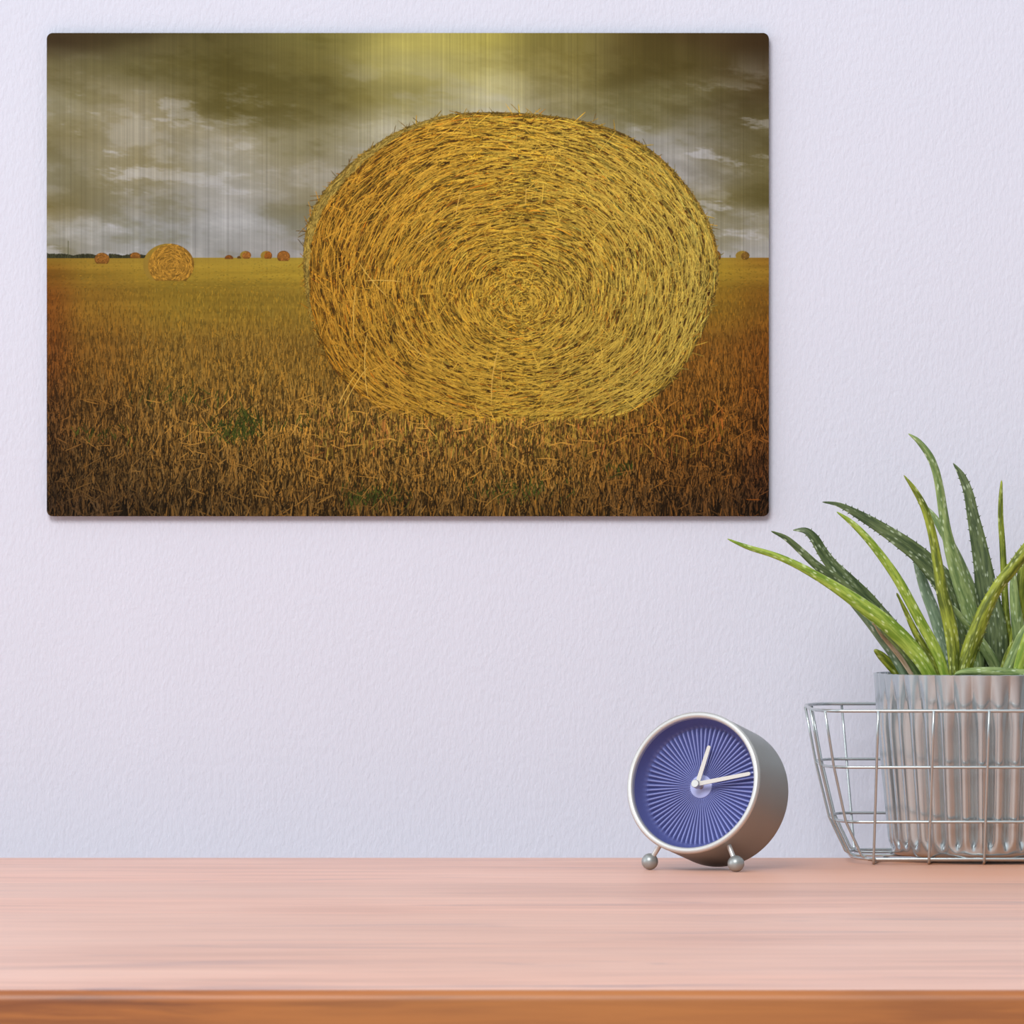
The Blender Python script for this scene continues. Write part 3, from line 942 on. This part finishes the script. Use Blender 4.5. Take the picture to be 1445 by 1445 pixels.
    # behind
    leaf('mid', [(948,362,10),(985,390,24),(1030,440,34),(1065,500,40),(1110,580,50),(1160,700,66),(1210,840,76),(1250,1000,70),(1270,1190,50)], P0+.045, P0+.030, .3)
    leaf('grey', [(930,600,14),(950,665,40),(982,770,52),(1020,870,58),(1056,980,62),(1085,1080,58),(1100,1190,44)], P0+.06, P0+.035, .2)
    leaf('dark', [(500,360,8),(580,374,22),(680,425,42),(780,485,56),(870,545,70),(950,605,80),(1015,672,94),(1080,750,112),(1130,840,128),(1165,940,136),(1190,1050,130),(1200,1200,90)], P0+.02, P0+.018, .12, .30, True)
    leaf('dark', [(1113,178,8),(1155,240,32),(1185,320,44),(1205,420,54),(1230,540,70),(1252,660,84),(1270,780,104),(1288,900,124),(1300,1020,132),(1308,1200,100)], P0+.035, P0+.02, -.15, .30, True)
    leaf('mid', [(903,40,8),(950,75,24),(1000,140,34),(1030,210,36),(1050,300,40),(1065,400,44),(1082,500,48),(1108,610,62),(1148,740,76),(1190,870,78),(1220,1000,70),(1235,1190,50)], P0+.0, P0+.008, .15, .34)
    leaf('olive', [(1340,258,8),(1336,340,20),(1336,440,25),(1344,560,28),(1350,680,30),(1356,800,32),(1362,900,35),(1372,1010,38),(1380,1190,36)], P0+.035, P0+.025, .0)
    leaf('olive', [(1470,520,10),(1450,600,34),(1436,700,46),(1428,800,50),(1420,900,54),(1405,1020,56),(1390,1190,44)], P0+.02, P0+.02, .1)
    leaf('mid', [(1398,640,10),(1396,720,30),(1400,800,44),(1410,900,54),(1424,1000,60),(1440,1190,46)], P0+.012, P0+.014, -.2)
    leaf('mid', [(1110,845,12),(1150,900,30),(1200,960,42),(1250,1030,48),(1295,1100,52),(1335,1190,46)], P0-.012, P0+.006, .1).name
    # left fan
    leaf('dark', [(362,492,8),(420,494,30),(462,530,44),(498,590,50),(545,655,58),(620,728,66),(700,805,70),(770,885,72),(845,970,72),(920,1070,66),(980,1200,46)], P0+.012, P0+.004, .25, .32, True)
    leaf('dark', [(260,497,8),(330,530,24),(400,590,32),(470,655,38),(560,722,46),(650,795,54),(750,880,58),(850,975,58),(930,1080,52),(985,1200,40)], P0-.006, P0-.004, .0, .34)
    leaf('grey', [(600,800,8),(650,848,26),(720,925,40),(780,1000,48),(840,1080,52),(900,1190,46)], P0-.02, P0-.016, .1)
    leaf('dry', [(735,925,4),(770,975,14),(820,1035,20),(870,1095,22),(930,1190,18)], P0-.031, P0-.029, .0, .3, label='dry brown withered leaf')
    leaf('mid', [(760,930,6),(800,985,28),(850,1040,38),(900,1100,42),(960,1195,40)], P0-.030, P0-.026, .1)
    leaf('bright', [(55,533,8),(150,572,22),(270,608,28),(380,655,34),(500,722,42),(600,785,54),(700,855,68),(800,930,74),(900,1025,74),(975,1120,68),(1020,1205,56)], P0-.058, P0-.048, .0, .34)
    leaf('olive', [(743,1052,14),(775,1080,38),(815,1120,46),(850,1160,48),(880,1215,44)], P0-.02, P0-.01, .15, .45)
    leaf('dark', [(898,990,6),(930,1022,22),(970,1062,30),(1010,1110,34),(1060,1195,34)], P0-.032, P0-.028, .0)
    leaf('olive', [(848,786,8),(888,868,20),(930,958,30),(980,1050,38),(1030,1130,44),(1060,1205,40)], P0-.050, P0-.044, .0)
    leaf('bright', [(567,406,8),(640,460,26),(720,542,34),(800,645,40),(860,735,44),(912,830,46),(962,925,48),(1012,1015,50),(1055,1105,48),(1085,1205,40)], P0-.060, P0-.053, .0, .38)
    leaf('olive', [(882,235,8),(930,300,24),(975,380,33),(1005,470,38),(1025,560,42),(1042,660,48),(1062,780,56),(1086,880,62),(1105,980,62),(1115,1080,54),(1117,1205,34)], P0-.055, P0-.058, .0, .40)
    # crossing leaf that leans out to the right
    leaf('olive', [(1600,430,8),(1520,500,40),(1445,595,54),(1395,665,56),(1340,732,56),(1300,795,58),(1262,870,68),(1222,970,76),(1185,1075,76),(1150,1200,60)], P0-.062, P0-.055, .1, .42, True)
    leaf('olive', [(1388,1018,6),(1374,1060,26),(1358,1110,32),(1335,1190,30)], P0-.04, P0-.036, .0)
    leaf('mid', [(1560,820,8),(1500,900,40),(1440,990,54),(1405,1070,58),(1375,1140,56),(1350,1200,48)], P0-.050, P0-.046, .0, .45)
    leaf('bright', [(1520,860,8),(1475,950,36),(1445,1050,50),(1425,1130,54),(1410,1200,48)], P0-.058, P0-.056, .0, .45)
    # fat leaf lying along the front of the rim
    leaf('mid', [(1120,1168,14),(1165,1160,36),(1230,1158,46),(1310,1160,52),(1390,1168,54),(1480,1174,58),(1570,1172,62),(1660,1160,64)], P0-.078, P0-.050, -.1, .60, label='fat grey-green leaf lying along the rim')
    # right half of the rosette, outside the frame
    for pts, kind, yt in (([(2010,420,8),(1900,480,34),(1790,590,52),(1700,740,68),(1640,900,76),(1590,1060,74),(1560,1200,54)], 'dark', P0+.03),
                          ([(1760,180,8),(1720,320,36),(1690,480,50),(1650,680,64),(1600,880,76),(1550,1060,74),(1520,1200,54)], 'mid', P0+.02),
                          ([(2080,760,8),(1960,790,34),(1840,850,50),(1730,950,62),(1660,1070,66),(1620,1200,52)], 'bright', P0-.03),
                          ([(1640,60,8),(1620,260,36),(1590,470,48),(1560,700,60),(1530,920,70),(1500,1060,66),(1480,1200,50)], 'grey', P0+.04),
                          ([(1900,640,8),(1810,740,36),(1730,860,46),(1670,980,52),(1610,1100,54),(1570,1200,46)], 'olive', P0-.05)):
        leaf(kind, pts, yt, P0 + (yt - P0) * .6, .1, .36)
build_aloe()

# ------------------------------------------------------------------ light
wd = bpy.data.worlds.new('room_light'); scene.world = wd; wd.use_nodes = True
nt = wd.node_tree
bg = nt.nodes['Background']
tc = nt.nodes.new('ShaderNodeTexCoord')
sep = nt.nodes.new('ShaderNodeSeparateXYZ'); nt.links.new(tc.outputs['Generated'], sep.inputs[0])
side = maprange(nt, sep.outputs[0], -0.9, 0.9, 1.3, 0.48)
hgt = maprange(nt, sep.outputs[2], -0.5, 0.8, 0.84, 1.1)
k = math_node(nt, 'MULTIPLY', side, hgt)
# bright stripe added far left as a highlight for the metals
glint_stripe = math_node(nt, 'MULTIPLY', maprange(nt, sep.outputs[0], -0.90, -0.80, 1.0, 0.0), maprange(nt, sep.outputs[2], -0.06, 0.02))
glint_stripe = math_node(nt, 'MULTIPLY', glint_stripe, maprange(nt, sep.outputs[2], 0.45, 0.55, 1.0, 0.0))
k = math_node(nt, 'MULTIPLY_ADD', glint_stripe, 1.8, k)
# dark band added on the right so the metals reflect more contrast
dim = math_node(nt, 'MULTIPLY', maprange(nt, sep.outputs[0], 0.24, 0.36), maprange(nt, sep.outputs[0], 0.74, 0.86, 1.0, 0.0))
dim = math_node(nt, 'MULTIPLY', dim, maprange(nt, sep.outputs[2], 0.35, 0.6, 1.0, 0.0))
k = math_node(nt, 'MULTIPLY', k, math_node(nt, 'MULTIPLY_ADD', dim, -0.75, 1.0))
cb = nt.nodes.new('ShaderNodeCombineColor')
nt.links.new(math_node(nt, 'MULTIPLY', k, 0.97), cb.inputs[0]); nt.links.new(math_node(nt, 'MULTIPLY', k, 1.02), cb.inputs[1]); nt.links.new(math_node(nt, 'MULTIPLY', k, 1.07), cb.inputs[2])
nt.links.new(cb.outputs[0], bg.inputs['Color'])
bg.inputs['Strength'].default_value = 0.76

def area(name, loc, target, sx, sy, power, col=(1, 1, 1)):
    l = bpy.data.lights.new(name, 'AREA'); l.shape = 'RECTANGLE'; l.size = sx; l.size_y = sy
    l.energy = power; l.color = col
    o = bpy.data.objects.new(name, l); COL.objects.link(o)
    o.location = loc
    o.rotation_euler = (Vector(target) - Vector(loc)).to_track_quat('-Z', 'Y').to_euler()
    return o
area('window_light', (-1.3, -5.2, 3.8), (0.1, -0.1, 0.15), 2.6, 2.2, 250.0, (1.0, 0.995, 0.99))

# ------------------------------------------------------------------ camera
cam = bpy.data.cameras.new('camera'); co = bpy.data.objects.new('camera', cam); COL.objects.link(co)
co.location = (0, CAMY, CAMZ); co.rotation_euler = (PI/2, 0, 0)
cam.sensor_width = 36.0; cam.lens = FPX / 1445.0 * 36.0
cam.clip_start = 0.05; cam.clip_end = 50
cam.dof.use_dof = True; cam.dof.focus_distance = 5.62; cam.dof.aperture_fstop = cam.lens / 1000.0 / 0.007
scene.camera = co
scene.view_settings.view_transform = 'Standard'; scene.view_settings.look = 'None'
scene.view_settings.exposure = 0.04; scene.view_settings.gamma = 1.0
try: scene.view_settings.use_curve_mapping = False
except Exception: pass
